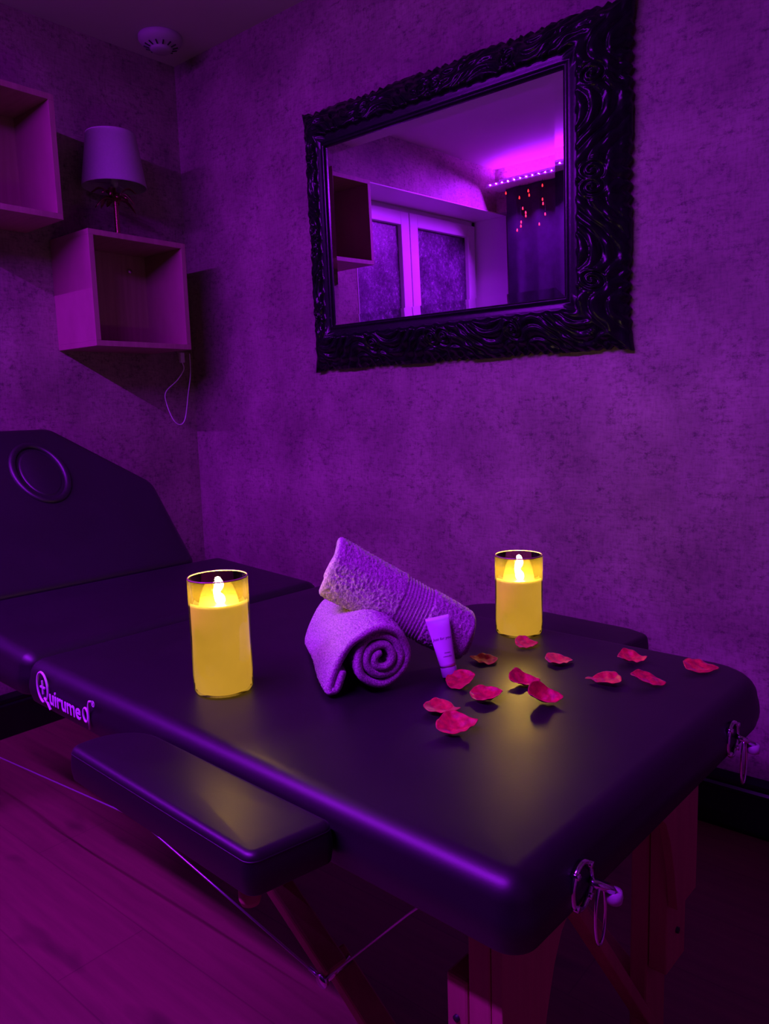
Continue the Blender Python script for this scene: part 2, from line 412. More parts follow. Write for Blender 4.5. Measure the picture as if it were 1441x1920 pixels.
# local frame: x along wall, z up from the bottom of the frame, -y out of the wall
IX0, IX1, IZ0, IZ1 = -0.420, 0.400, 0.142, 0.690
OX0, OX1, OZ0, OZ1 = -0.545, 0.545, 0.010, 0.818
GY = -0.062
def nz(x, y, s=0): return noise.noise(Vector((x, y, s)))
def carve(side, s, L, t):
    """s = distance along the side from its centre, L = its half length, t = 0 inner .. 1 outer"""
    wdt = 0.125; y = t*wdt
    a = abs(s)
    h = 0.0
    # large volutes at regular stations, leaves sweeping between them
    period = 0.27; k = round(a/period); cs = k*period; dx = a-cs; mirror_ = 1 if (k % 2 == 0) else -1
    vx, vy = dx*mirror_-0.02, y-0.066
    r = sqrt(vx*vx+vy*vy); th = atan2(vy, vx)
    vol = 0.5+0.5*cos(2*pi*(r/0.0125)-th)
    w1 = exp(-(r/0.029)**6)
    h += w1*(0.011*vol+0.003)
    # long leaves sweeping in S curves from one scroll to the next, cut with parallel gouges
    phi = (t-0.58)+0.42*sin(2*pi*a/period+0.6)*(1-0.4*t)
    gou = abs(sin(pi*(phi*4.6)))**0.6
    fine = 0.5+0.5*cos(2*pi*phi*23)
    brk = 0.5+0.5*sin(2*pi*a/0.061+5*t)
    h += (1-w1)*(0.0095*gou+0.0016*fine+0.004*brk*gou)
    h += 0.002*nz(s*30, y*30, side*5.1)
    inner = 0.235+0.035*abs(sin(pi*a/0.045))      # scalloped inner border of the carving
    g = min(1, max(0, (t-inner)/0.05)); g = g*g*(3-2*g)
    return (h+0.004)*g*(1-0.45*max(0, (t-0.8)/0.2))
def frame_depth(t):
    pts = [(0, 0.066), (0.03, 0.071), (0.07, 0.071), (0.10, 0.067), (0.24, 0.069), (0.30, 0.070), (0.5, 0.062), (0.75, 0.040), (0.92, 0.020), (1.0, 0.010)]
    for (a, u), (b_, w_) in zip(pts, pts[1:]):
        if t <= b_:
            k = (t-a)/(b_-a); k = k*k*(3-2*k); return u+(w_-u)*k
    return pts[-1][1]
def outer_edge(s, L, side):
    a = abs(s)
    tooth = abs(((a/0.030) % 1)-0.5)*2
    gate = 0.5+0.5*cos(2*pi*(a/0.27)); gate = gate**0.7
    lobe = 0.5-0.5*cos(2*pi*(a/0.27))
    tip = max(0, (a-(L-0.05))/0.05)
    return 0.013*(1-tooth**1.2)*gate-0.006+0.013*lobe
NT = 46; ST = 0.0028
verts = []; faces = []
sides = [((IX0, IZ0), (IX1, IZ0), (OX0, OZ0), (OX1, OZ0), (0, -1)), ((IX1, IZ0), (IX1, IZ1), (OX1, OZ0), (OX1, OZ1), (1, 0)),
         ((IX1, IZ1), (IX0, IZ1), (OX1, OZ1), (OX0, OZ1), (0, 1)), ((IX0, IZ1), (IX0, IZ0), (OX0, OZ1), (OX0, OZ0), (-1, 0))]
cols = []
for si, (ia, ib, oa, ob, on) in enumerate(sides):
    Lo = sqrt((ob[0]-oa[0])**2+(ob[1]-oa[1])**2); n = int(Lo/ST)
    for i in range(n):
        u = i/n; col = []
        e = outer_edge((u-0.5)*Lo, Lo/2, si)
        tipw = max(0, 1-min(u, 1-u)*Lo/0.03)
        e *= (1-tipw)
        for j in range(NT+1):
            t = j/NT
            ix = ia[0]+(ib[0]-ia[0])*u; iz = ia[1]+(ib[1]-ia[1])*u
            oxx = oa[0]+(ob[0]-oa[0])*u; ozz = oa[1]+(ob[1]-oa[1])*u
            x = ix+(oxx-ix)*t; z = iz+(ozz-iz)*t
            k = max(0, (t-0.75)/0.25)**1.5
            x += on[0]*e*k; z += on[1]*e*k
            if tipw > 0:      # leaf tips at the corners reach out a little
                kk = 0.014*tipw*k; sx_ = 1 if x > 0 else -1; sz_ = 1 if z > 0.4 else -1
                x += sx_*kk; z += sz_*kk
            ln = (u-0.5)*(Lo*(0.75+0.25*t))
            d = frame_depth(t)
            cen = max(0, 1-min(u, 1-u)*Lo/0.035)
            if t > 0.13: d += carve(si, ln, Lo/2, t)*(1-cen*0.9)+0.008*cen*min(1, (t-0.13)/0.1)
            col.append(len(verts)); verts.append((x, -d, z))
        col.append(len(verts)); verts.append((verts[-1][0], 0.0, verts[-1][2]))
        # small wall-side return of the inner lip
        ix0 = ia[0]+(ib[0]-ia[0])*u; iz0 = ia[1]+(ib[1]-ia[1])*u
        col.insert(0, len(verts)); verts.append((ix0, -0.05, iz0))
        cols.append(col)
for i in range(len(cols)):
    a = cols[i]; b_ = cols[(i+1) % len(cols)]
    for j in range(len(a)-1):
        faces.append((a[j], a[j+1], b_[j+1], b_[j]))
fr = mesh_obj('carved_frame', verts, faces, M['lacquer'], mir)
# glass: flat centre and four bevelled borders
bw, bd = 0.026, 0.0013
gx0, gx1, gz0, gz1 = IX0-0.004, IX1+0.004, IZ0-0.004, IZ1+0.004
jx0, jx1, jz0, jz1 = gx0+bw+0.004, gx1-bw-0.004, gz0+bw+0.004, gz1-bw-0.004
gl = MB().add([(jx0, GY, jz0), (jx1, GY, jz0), (jx1, GY, jz1), (jx0, GY, jz1), (jx0, -0.052, jz0), (jx1, -0.052, jz0), (jx1, -0.052, jz1), (jx0, -0.052, jz1)],
              [(0, 1, 2, 3), (7, 6, 5, 4), (0, 4, 5, 1), (1, 5, 6, 2), (2, 6, 7, 3), (3, 7, 4, 0)]).build('mirror_glass', M['mirror'], mir)
G2 = GY+bd*(bw+0.004)/bw
bv = MB().add([(jx0, GY, jz0), (jx1, GY, jz0), (jx1, GY, jz1), (jx0, GY, jz1), (gx0, G2, gz0), (gx1, G2, gz0), (gx1, G2, gz1), (gx0, G2, gz1)],
              [(4, 5, 1, 0), (5, 6, 2, 1), (6, 7, 3, 2), (7, 4, 0, 3)]).build('bevelled_edge', M['mirror'], gl)
MB().box(IX0-0.02, IX1+0.02, -0.050, -0.002, IZ0-0.02, IZ1+0.02).build('backing_board', M['dark_plastic'], mir)

# ------------------------------------------------------------------ wall boxes
def wall_box(y0, y1, z0, z1, label, screw):
    D = 0.25; t = 0.018
    r = empty('wall_box', (0.0005, (y0+y1)/2, z0), 0, label, 'wall shelf', 'open oak wall boxes')
    hw = (y1-y0)/2; hh = z1-z0
    MB().box(0, D, -hw, hw, 0, t).build('bottom_panel', M['oak'], r, bevel=0.0008)
    MB().box(0, D, -hw, hw, hh-t, hh).build('top_panel', M['oak'], r, bevel=0.0008)
    for s in (-1, 1):
        MB().box(0, D, *( (-hw, -hw+t) if s < 0 else (hw-t, hw)), t, hh-t).build('side_panel', M['oak'], r, bevel=0.0008)
    MB().box(0.012, 0.02, -hw+t, hw-t, t, hh-t).build('back_panel', M['oak'], r)
    s_ = MB().lathe([(0.009, 0), (0.009, 0.006), (0.005, 0.009)], 16).build('hanging_screw', M['chrome'], r, True)
    s_.rotation_euler = (0, pi/2, 0); s_.location = (0.02, screw, hh-0.075)
    return r
wall_box(-0.561, -0.187, 1.308, 1.680, 'lower open oak wall box in the corner with the palm lamp on top', 0.10)
wall_box(-1.012, -0.640, 1.692, 2.062, 'upper open oak wall box higher up, cut by the left edge of the photo', 0.10)

# palm tree lamp
lz = 1.680; lamp = empty('table_lamp', (0.115, -0.368, lz+0.0005), 0, 'copper palm tree table lamp with a white tapered shade', 'lamp')
MB().lathe([(0.038, 0), (0.040, 0.004), (0.036, 0.010), (0.014, 0.016), (0.010, 0.022)], 32).build('base', M['copper'], lamp, True)
prof = []
for i in range(60):
    z = 0.018+0.132*i/59; prof.append((0.0085-0.002*i/59+0.0014*abs(sin(i*pi/3)), z))
MB().lathe(prof, 20).build('trunk', M['copper'], lamp, True)
for k in range(13):
    an = k*2*pi/13+0.2*rnd.random(); ln = 0.062+0.012*rnd.random(); up = 0.012+0.022*(k % 3)/2
    v = []; f = []; n = 9
    for i in range(n+1):
        u = i/n; rr = 0.004+ln*u; z = 0.142+up*sin(pi*min(1, u*1.1)*0.62)*1.6-0.030*u*u*(1.6 if k % 2 else 0.7)
        wd = 0.0125*sin(pi*(0.12+0.88*u))**0.6*(1-0.25*(i % 2))*(1 if u < 0.95 else 0.3)
        c_, s_ = cos(an), sin(an)
        for sgn, dz in ((-1, -0.004), (0, 0.0), (1, -0.004)):
            v.append((c_*rr-s_*sgn*wd, s_*rr+c_*sgn*wd, z+dz))
    for i in range(n):
        for j in range(2): a = i*3+j; f.append((a, a+1, a+4, a+3))
    lf_ = mesh_obj('palm_leaf', v, f, M['copper'], lamp); so = lf_.modifiers.new('t', 'SOLIDIFY'); so.thickness = 0.0012
MB().lathe([(0.006, 0.148), (0.006, 0.185), (0.013, 0.188), (0.013, 0.215), (0.004, 0.218)], 16).build('bulb_socket', M['plastic'], lamp, True)
nS = 64; v = []; f = []
ringsS = [(0.108, 0.185), (0.1085, 0.188), (0.0835, 0.358), (0.083, 0.361), (0.0815, 0.361), (0.0815, 0.358), (0.1065, 0.188), (0.1065, 0.185)]
for r_, z_ in ringsS:
    for t in range(nS): v.append((r_*cos(t*2*pi/nS), r_*sin(t*2*pi/nS), z_))
for i in range(len(ringsS)):
    for t in range(nS):
        a = i*nS; b_ = ((i+1) % len(ringsS))*nS; f.append((a+t, a+(t+1) % nS, b_+(t+1) % nS, b_+t))
sh = mesh_obj('lamp_shade', v, f, M['shade'], lamp)
sp = MB()
for k in range(3):
    an = k*2*pi/3; sp.tube([(0.012*cos(an), 0.012*sin(an), 0.200), (0.105*cos(an), 0.105*sin(an), 0.200)], 0.001, 6)
sp.build('shade_spider', M['chrome'], sh)
# cord below the lower box
def spline(pts, n=12):
    P = [Vector(p) for p in pts]; P = [P[0]*2-P[1]]+P+[P[-1]*2-P[-2]]; out = []
    for i in range(1, len(P)-2):
        for k in range(n):
            t = k/n; a, b_, c_, d = P[i-1], P[i], P[i+1], P[i+2]
            out.append(0.5*((2*b_)+(c_-a)*t+(2*a-5*b_+4*c_-d)*t*t+(-a+3*b_-3*c_+d)*t**3))
    out.append(P[-2]); return out
cord = empty('power_cord', (0.10, -0.11, 1.307), 0, 'white cord with inline plug hanging in a loop under the corner box', 'cable')
MB().box(-0.006, 0.006, -0.022, -0.004, -0.036, 0.002).build('plug', M['plastic'], cord, bevel=0.002)
MB().tube([p-Vector((0.10, -0.11, 1.307)) for p in spline([(0.1, -0.122, 1.272), (0.1, -0.118, 1.245), (0.1, -0.150, 1.205), (0.1, -0.205, 1.160), (0.1, -0.205, 1.115), (0.1, -0.180, 1.055), (0.1, -0.150, 1.035), (0.1, -0.125, 1.060), (0.1, -0.105, 1.150), (0.1, -0.088, 1.230), (0.1, -0.086, 1.306)])], 0.0019, 8).build('cord', M['cord'], cord, True)
# smoke detector on the ceiling
sd = empty('smoke_detector', (0.172, -0.178, H), 0, 'round white smoke detector on the ceiling near the corner', 'smoke detector'); sd.scale = (1.12, 1.12, 1.1)
MB().lathe(list(reversed([(0.066, 0.0), (0.068, -0.003), (0.068, -0.014), (0.063, -0.022), (0.050, -0.031), (0.034, -0.036), (0.034, -0.040), (0.028, -0.046), (0.012, -0.048), (0.001, -0.048)])), 48).build('housing', M['detector'], sd, True)
vt = MB()
for k in range(14):
    an = k*2*pi/14; c_, s_ = cos(an), sin(an)
    vt.bar((c_*0.036, s_*0.036, -0.0365), (c_*0.052, s_*0.052, -0.0315), 0.004, 0.0025)
vt.build('vents', M['dark_plastic'], sd)

# ------------------------------------------------------------------ massage table
T = empty('massage_table', (2.30, -1.39, 0), radians(-2.5), 'black padded folding massage table with raised backrest and beech legs', 'massage table')
ZT_, ZBm = 0.660, 0.5835
def seg(x0, x1, y0, y1, rr):  # ccw rounded rectangle outline, dense
    return dense(rounded_poly([(x0, y0), (x1, y0), (x1, y1), (x0, y1)], rr))
foot = pad(seg(-1.022, 0.008, -0.002, 0.722, [0.030, 0.030, 0.085, 0.030]), ZBm, ZT_-0.002, 0.028, 0.003, 0.004).build('foot_cushion', M['vinyl'], T, True)
def midxf(v):
    k = (-1.03-v.x)/0.41
    return Vector((v.x, v.y, v.z+0.020*max(0, k)*(1 if v.z > 0.62 else 0)))
mid = pad(seg(-1.445, -1.026, 0.0, 0.722, 0.030), ZBm, ZT_, 0.028, 0.002, 0.005, midxf).build('middle_cushion', M['vinyl'], T, True)
# raised back section, built flat along +L then tilted
TA = radians(48)
def tilt(v):   # v.x = distance from the hinge (towards the head), v.y = across, v.z = thickness
    L_, n_ = v.x, v.z
    return Vector((-1.448-L_*cos(TA)-n_*0+n_*sin(TA), v.y, 0.668+L_*sin(TA)+n_*cos(TA)))
bo = dense(rounded_poly([(0.0, 0.030), (0.300, 0.030), (0.525, 0.245), (0.525, 0.430), (0.300, 0.655), (0.0, 0.655)], [0.028, 0.06, 0.05, 0.05, 0.06, 0.028]))
bk = pad(bo, -0.075, 0.0, 0.026, 0.003, 0.004, tilt)
bk.f = [tuple(reversed(q_)) for q_ in bk.f]
backc = bk.build('back_cushion', M['vinyl'], T, True)
lip = MB(); ell = []
for i in range(64):
    a = i*2*pi/64; ell.append((0.358+0.094*cos(a), 0.345+0.066*sin(a)))
lip.tube([tilt(Vector((x, y, 0.001))) for x, y in ell], 0.0095, 12, True)
lip.build('face_hole_rim', M['vinyl'], backc, True)
plug = pad([(0.358+0.080*cos(i*2*pi/48), 0.345+0.053*sin(i*2*pi/48)) for i in range(48)], -0.02, 0.005, 0.010, 0.005, 0.0, tilt)
plug.f = [tuple(reversed(q_)) for q_ in plug.f]
plug.build('face_hole_plug', M['vinyl'], backc, True)
# printed maker's mark on the near side of the foot cushion
def text_mesh(body, size, name, m, parent, loc, rot, sx=1.0, ext=0.0003, shear=0.0, off=0.0):
    c = bpy.data.curves.new(name, 'FONT'); c.body = body; c.size = size; c.extrude = ext; c.shear = shear; c.offset = off; c.resolution_u = 3
    tmp = bpy.data.objects.new(name, c); COL.objects.link(tmp)
    bpy.context.view_layer.update()
    me = bpy.data.meshes.new_from_object(tmp.evaluated_get(bpy.context.evaluated_depsgraph_get()))
    bpy.data.objects.remove(tmp); me.materials.clear(); me.materials.append(m)
    for v_ in me.vertices: v_.co.x *= sx
    o = bpy.data.objects.new(name, me); COL.objects.link(o); o.parent = parent; o.location = loc; o.rotation_euler = rot
    return o
lg = MB(); LX, LZ, LY = -0.938, 0.6265, -0.0075
def on(x, z): return (x, LY, z)
lg.tube([on(LX+0.020*cos(a), LZ+0.0265*sin(a)) for a in [radians(-62+i*345/40*0.96) for i in range(41)]], 0.0021, 6)
logo = lg.build('printed_logo', M['logo'], foot, True); lg = MB()
lg.bar(on(LX-0.009, LZ), on(LX+0.009, LZ), 0.0022, 0.003, (0, 0, 1)); lg.bar(on(LX, LZ-0.012), on(LX, LZ+0.012), 0.003, 0.0022, (0, 1, 0))
lg.build('printed_cross', M['logo'], logo); lg = MB()
lg.tube([on(LX+0.004, LZ-0.018), on(LX+0.014, LZ-0.023), on(LX+0.024, LZ-0.034)], 0.0021, 6)
lg.build('printed_tail', M['logo'], logo); lg = MB()
# tall final letter: bowl, stem and hook
DX, DZ = -0.786, 0.6165
lg.tube([on(DX+0.0078*cos(a), DZ+0.0115*sin(a)) for a in [i*2*pi/20 for i in range(20)]], 0.0019, 6, True)
lg.tube([on(DX+0.010, DZ-0.021), on(DX+0.0098, DZ), on(DX+0.011, DZ+0.018), on(DX+0.015, DZ+0.026), on(DX+0.021, DZ+0.027)], 0.0019, 6)
lg.build('printed_letter', M['logo'], logo, True)
text_mesh('uirume', 0.0385, 'printed_word', M['logo'], logo, (-0.911, -0.0095, 0.605), (pi/2, 0, 0), 1.02, 0.0006, off=0.0004)
text_mesh('\u00ae', 0.014, 'printed_mark', M['logo'], logo, (-0.760, -0.0095, 0.638), (pi/2, 0, 0), 1.0)
# wooden chassis
ch = MB().box(-1.020, -0.075, 0.075, 0.105, 0.545, 0.583).box(-1.020, -0.075, 0.615, 0.645, 0.545, 0.583).box(-1.020, -0.99, 0.105, 0.615, 0.545, 0.583)
ch.build('foot_frame', M['beech'], T, bevel=0.002)
ch = MB().box(-1.93, -1.028, 0.075, 0.105, 0.545, 0.583).box(-1.93, -1.028, 0.615, 0.645, 0.545, 0.583).box(-1.93, -1.90, 0.105, 0.615, 0.545, 0.583).box(-1.058, -1.028, 0.105, 0.615, 0.545, 0.583)
ch.build('head_frame', M['beech'], T, bevel=0.002)
# arched end panels
def end_panel(x0, x1):
    out = []
    n = 24; yA, yB = 0.083, 0.635
    top = [(yA, 0.582), (yB, 0.582)]
    low = [(yB, 0.30), (0.560, 0.30)]
    for i in range(n+1):
        u = i/n; y = 0.560+(0.158-0.560)*u; k = min(u, 1-u)*(0.402)/0.075
        z = 0.300+0.180*(1-(1-min(1, k))**2.2)
        low.append((y, z))
    low += [(0.158, 0.30), (yA, 0.30)]
    P = top[::1]; P = [(yA, 0.582), (yB, 0.582)]+low
    v = [(x0, y, z) for y, z in P]+[(x1, y, z) for y, z in P]; L = len(P)
    f = [tuple(range(L)), tuple(range(2*L-1, L-1, -1))]+[((i+1) % L, i, L+i, L+(i+1) % L) for i in range(L)]
    return MB().add(v, f)
end_panel(-0.084, -0.070).build('end_panel', M['beech'], T, bevel=0.001)
end_panel(-1.90, -1.882).build('end_panel', M['beech'], T, bevel=0.001)
def leg(x, y0, y1, outer):
    l = MB().box(x-0.030, x, y0, y1, 0.18, 0.582).build('leg', M['beech'], T, bevel=0.003)
    sg = -1 if x > -1 else 1
    e = MB().box(x-0.030+sg*0.031, x+sg*0.031, y0, y1, 0.012, 0.451).build('leg_extension', M['beech'], l, bevel=0.004)
    MB().box(x-0.033+sg*0.031, x+0.003+sg*0.031, y0-0.003, y1+0.003, 0.0, 0.014).build('rubber_foot', M['dark_plastic'], l, bevel=0.003)
    for z in (0.40, 0.24):
        MB().tube([(x-0.066 if sg < 0 else x-0.003, (y0+y1)/2, z), (x+0.004 if sg < 0 else x+0.036, (y0+y1)/2, z)], 0.005, 12).build('bolt', M['dark_plastic'], l, True)
    MB().tube([(x-0.015+sg*0.031, y0-0.003, 0.40), (x-0.015+sg*0.031, y0+0.01, 0.40)], 0.004, 12).build('bolt', M['dark_plastic'], l, True)
for y0, y1 in ((0.083, 0.157), (0.560, 0.634)):
    leg(-0.085, y0, y1, 1); leg(-1.855, y0, y1, 1)
# fold-out struts with knuckles, and the steel cables
def strut(y, sgn):
    MB().bar((-0.700, y, 0.545), (-0.365, y, 0.318), 0.020, 0.038, (0, 1, 0)).build('strut', M['beech'], T, bevel=0.004)
    MB().bar((-0.395, y+0.021*sgn, 0.318), (-0.120, y+0.021*sgn, 0.110), 0.020, 0.040, (0, 1, 0)).build('strut', M['beech'], T, bevel=0.004)
    MB().tube([(-0.372, y-0.014, 0.310), (-0.372, y+0.034*sgn, 0.310)], 0.006, 12).tube([(-0.372, y-0.016, 0.310), (-0.372, y-0.022, 0.310)], 0.010, 12).build('strut_bolt', M['chrome'], T, True)
strut(0.115, 1); strut(0.600, -1)
def cable(y):
    MB().tube([(-1.80, y, 0.30), (-1.47, y, 0.301), (-0.850, y, 0.374), (-0.372, y, 0.309)], 0.0017, 8).tube([(-0.372, y, 0.309), (-0.214, y, 0.480), (-0.12, y, 0.575)], 0.0017, 8).tube([(-0.40, y, 0.3135), (-0.372, y, 0.309)], 0.003, 8).build('cable', M['steel'], T, True)
cable(0.098); cable(0.617)
# brace bar crossing behind the end legs
MB().bar((-0.125, 0.235, 0.540), (-0.125, 0.585, 0.060), 0.018, 0.030, (1, 0, 0)).build('cross_brace', M['beech'], T, bevel=0.003)
# chrome sockets for a headrest on the end face, each with a hanging loop
for yc in (0.102, 0.530):
    b = MB()
    b.tube([(0.012, yc+0.019*cos(a), 0.612+0.024*sin(a)) for a in [i*2*pi/28 for i in range(28)]], 0.0028, 8, True)
    for i in range(4):
        a = pi/4+i*pi/2
        b.tube([(0.008, yc+0.019*cos(a), 0.612+0.024*sin(a)), (0.0165, yc+0.019*cos(a), 0.612+0.024*sin(a))], 0.0035, 8)
    sk = b.build('headrest_socket', M['chrome'], T, True)
    l_ = MB()
    l_.bar((0.014, yc+0.012, 0.612), (0.030, yc+0.030, 0.600), 0.010, 0.006)
    pts = [(0.022, yc+0.019+0.0105*cos(a)*(1 if True else 1), 0.575+0.032*sin(a)) for a in [i*2*pi/28 for i in range(28)]]
    l_.tube(pts, 0.0018, 8, True)
    l_.build('hanging_loop', M['chrome'], sk, True)
    kb = MB().lathe([(0.002, -0.008), (0.008, -0.006), (0.009, 0.0), (0.008, 0.006), (0.002, 0.008)], 16, (0.030, yc+0.032, 0.592)).build('knob', M['plastic'], sk, True)
# side armrests
def armrest(outline, z0, z1, knobs):
    a = pad(dense(outline), z0, z1, 0.010, 0.002, 0.002).build('armrest', M['vinyl'], T, True)
    P = [Vector((x, y)) for x, y in dense(outline)]; L = len(P); pts = []
    for i in range(L):
        d = (P[(i+1) % L]-P[i-1]).normalized(); q_ = P[i]+Vector((d.y, -d.x))*-0.0005; pts.append((q_.x, q_.y, z1-0.009))
    MB().tube(pts, 0.0011, 6, True).build('piping', M['vinyl'], a, True)
    for kx, ky in knobs:
        MB().lathe([(0.010, -0.030), (0.012, -0.024), (0.012, -0.004), (0.009, 0.001)], 20, (kx, ky, z0)).build('wooden_peg', M['beech'], a, True)
    return a
armrest(rounded_poly([(-0.632, -0.108), (-0.235, -0.112), (-0.218, -0.009), (-0.640, -0.009)], [0.016, 0.016, 0.012, 0.07]), 0.600, 0.646, [(-0.270, -0.088), (-0.60, -0.06)])
armrest(rounded_poly([(-0.675, 0.731), (-0.262, 0.731), (-0.252, 0.865), (-0.300, 0.885), (-0.675, 0.905)], [0.012, 0.012, 0.02, 0.03, 0.09]), 0.588, 0.632, [(-0.30, 0.84)])
for x0 in (-0.60, -0.32):
    bh = MB().box(x0, x0+0.04, -0.012, 0.09, 0.572, 0.582).box(x0, x0+0.04, -0.07, -0.008, 0.588, 0.600)
    bh.build('armrest_bracket', M['dark_plastic'], T)
for x0 in (-0.60, -0.36):
    MB().box(x0, x0+0.04, 0.63, 0.80, 0.576, 0.582).build('armrest_bracket', M['dark_plastic'], T)

# ------------------------------------------------------------------ candles
TOP = 0.6612
def candle(x, y, r, hw, hg, label):
    c = empty('candle', (x, y, TOP), 0, label, 'candle', 'glass jar candles on the massage table')
    # glass jar: outer and inner wall with rounded rim
    prof = [(r*0.90, 0.0), (r*0.97, 0.002), (r, 0.006), (r, hg-0.001), (r-0.001, hg), (r-0.0022, hg-0.001), (r-0.0022, hw+0.002)]
    v = []; f = []; n = 72
    for rr, z in prof: v += [(rr*cos(t*2*pi/n), rr*sin(t*2*pi/n), z) for t in range(n)]
    for i in range(len(prof)-1):
        for t in range(n): f.append((i*n+t, i*n+(t+1) % n, (i+1)*n+(t+1) % n, (i+1)*n+t))
    f.append(tuple(range(n-1, -1, -1)))
    mesh_obj('glass_jar', v, f, M['amber'], c)
    rim = MB().tube([((r-0.0011)*cos(a), (r-0.0011)*sin(a), hg) for a in [i*2*pi/72 for i in range(72)]], 0.0011, 6, True).build('jar_rim', M['rim'], c, True)
    ri = r-0.0026; v = []; f = []
    pr = [(ri*0.9, 0.003), (ri, 0.008), (ri, hw-0.003), (ri-0.002, hw), (ri*0.8, hw-0.002), (ri*0.5, hw-0.004), (ri*0.25, hw-0.005), (0.002, hw-0.004)]
    MB().lathe(pr, 72).build('wax', M['wax'], c, True)
    # wavy LED flame blade
    fp = []; fr_ = []
    hgt = hg-hw+0.001
    for i in range(18):
        u = i/17; fp.append((0.0018*sin(u*9+0.6), 0.0018*cos(u*9), hw-0.002+hgt*u)); fr_.append(0.0078*(0.88+0.16*sin(u*12))*(1-0.25*u)*(1 if u < 0.95 else 0.5))
    MB().tube(fp, fr_, 12).build('flame', M['flame'], c, True)
    return c
M['rim'] = plain('amber_glass_rim', (0.45, 0.30, 0.20), 0.1, spec=1.0)
candle(1.700, -1.235, 0.0452, 0.139, 0.176, 'taller glass jar candle, left of the towels, near the table edge')
candle(1.921, -0.727, 0.0432, 0.104, 0.146, 'shorter glass jar candle at the far side, right of the towels')

# ------------------------------------------------------------------ rolled towels
def rolled_towel(name, c0, c1, R_, taper, turns, r0, thick, squash=1.0, ph=0.0, band=None, free=None, seed=0, tele=0.008, spin=1, cell=0.0019):
    """c0 = centre of the near end, c1 = centre of the other end, spiral ribbon extruded between"""
    c0 = Vector(c0); c1 = Vector(c1); ax = (c1-c0); L = ax.length; ax.normalize()
    sd = ax.cross(Vector((0, 0, 1))).normalized(); up = sd.cross(ax)
    # centre line of the ribbon in (sd, up)
    path = []; pitch = (R_-thick*0.5-r0)/turns; th = 0.0; tot = turns*2*pi
    while th < tot:
        r = r0+pitch*th/(2*pi); path.append((spin*(th-tot)+ph, r, th)); th += cell/max(r, 0.006)
    pts = []
    for a, r, t_ in path:
        wob = 1+0.085*nz(cos(a)*1.5, sin(a)*1.5, seed+t_*0.15)+0.02*sin(3*a+seed)*(1-r/R_)
        pts.append(Vector((r*wob*cos(a), r*wob*sin(a)*squash)))
    if free:
        for p in spline([(pts[-8].x, pts[-8].y, 0), (pts[-1].x, pts[-1].y, 0)]+[(x, y, 0) for x, y in free], 24)[25:]: pts.append(Vector((p.x, p.y)))
    n = len(pts); na = int(L/cell); prof = []
    h = thick/2*0.92
    for k in range(na+1): prof.append((h*(L/2-h)/(L/2)+h-h*(L/2-h)/(L/2), k/na*(L-2*h)+h))
    for k in range(1, 5): a = pi*k/5; prof.append((h*cos(a), L-h+h*sin(a)*1.0))
    for k in range(na+1): prof.append((-h, L-h-k/na*(L-2*h)))
    for k in range(1, 5): a = pi*k/5; prof.append((-h*cos(a), h-h*sin(a)))
    m_ = len(prof); V = []; F = []
    rg = random.Random(seed+5)
    for i in range(n):
        a = pts[max(0, i-1)]; b_ = pts[min(n-1, i+1)]; d = (b_-a).normalized(); nr = Vector((d.y, -d.x))*spin
        shft = tele*nz(i*0.02, seed*3.3, 1.0)*2
        endk = 1.0
        if i < 3 or i > n-4: endk = (0.55, 0.85, 1.0)[min(i, n-1-i)] if min(i, n-1-i) < 3 else 1
        u = i/(n-1)
        for (hh, s) in prof:
            edge = min(s, L-s)
            jit = (rg.random()-0.35)*0.0034 if edge > 0.010 else (rg.random()-0.5)*0.0004
            rib = 0.0
            if band and band[0] < s/L < band[1]:
                jit = 0.0; kk = (s/L-band[0])/(band[1]-band[0]); rib = -0.0010+0.0013*cos(kk*2*pi*9)
            sag = 0.0035*nz(s*9, i*0.012, seed+2.0)
            if edge <= 0.010: rib = 0.0006 if edge > 0.003 else 0.0
            nrm_ = 1 if hh > 0 else -1
            w_ = (hh*endk)+nrm_*(jit+rib)
            p2 = pts[i]+nr*(w_+sag)
            tp = 1+taper*(0.5-s/L); V.append(c0+ax*(s+shft*(1 if edge < 0.03 else 0.8))+sd*p2.x*tp+up*p2.y*tp)
    for i in range(n-1):
        for k in range(m_):
            k2 = (k+1) % m_; F.append((i*m_+k, i*m_+k2, (i+1)*m_+k2, (i+1)*m_+k))
    F.append(tuple(range(m_-1, -1, -1))); F.append(tuple(range((n-1)*m_, n*m_)))
    zmin = min(v.z for v in V)
    return V, F, zmin
V, F, zm = rolled_towel('a', (1.910, -1.107, 0.711), (1.704, -0.955, 0.711), 0.0515, 0.05, 3.1, 0.007, 0.0118, 0.98, ph=radians(118), free=[(-0.044, 0.026), (-0.064, -0.008), (-0.077, -0.038), (-0.072, -0.043), (-0.064, -0.039), (-0.055, -0.014)], seed=3, spin=1)
V = [v-Vector((0, 0, zm-TOP-0.0002)) for v in V]
o = mesh_obj('rolled_towel', V, F, M['towel'])
tag(o, 'lower rolled lilac lit towel lying on the table, its spiral end facing front', 'towel', 'rolled white towels')
V, F, zm = rolled_towel('b', (1.765, -1.056, 0.832), (1.945, -0.928, 0.7095), 0.0498, 0.20, 3.0, 0.007, 0.0118, 1.0, ph=radians(250), band=(0.50, 0.70), seed=11, spin=-1)
o = mesh_obj('rolled_towel', V, F, M['towel'])
tag(o, 'upper rolled towel with a ribbed band, leaning diagonally across the lower roll', 'towel', 'rolled white towels')

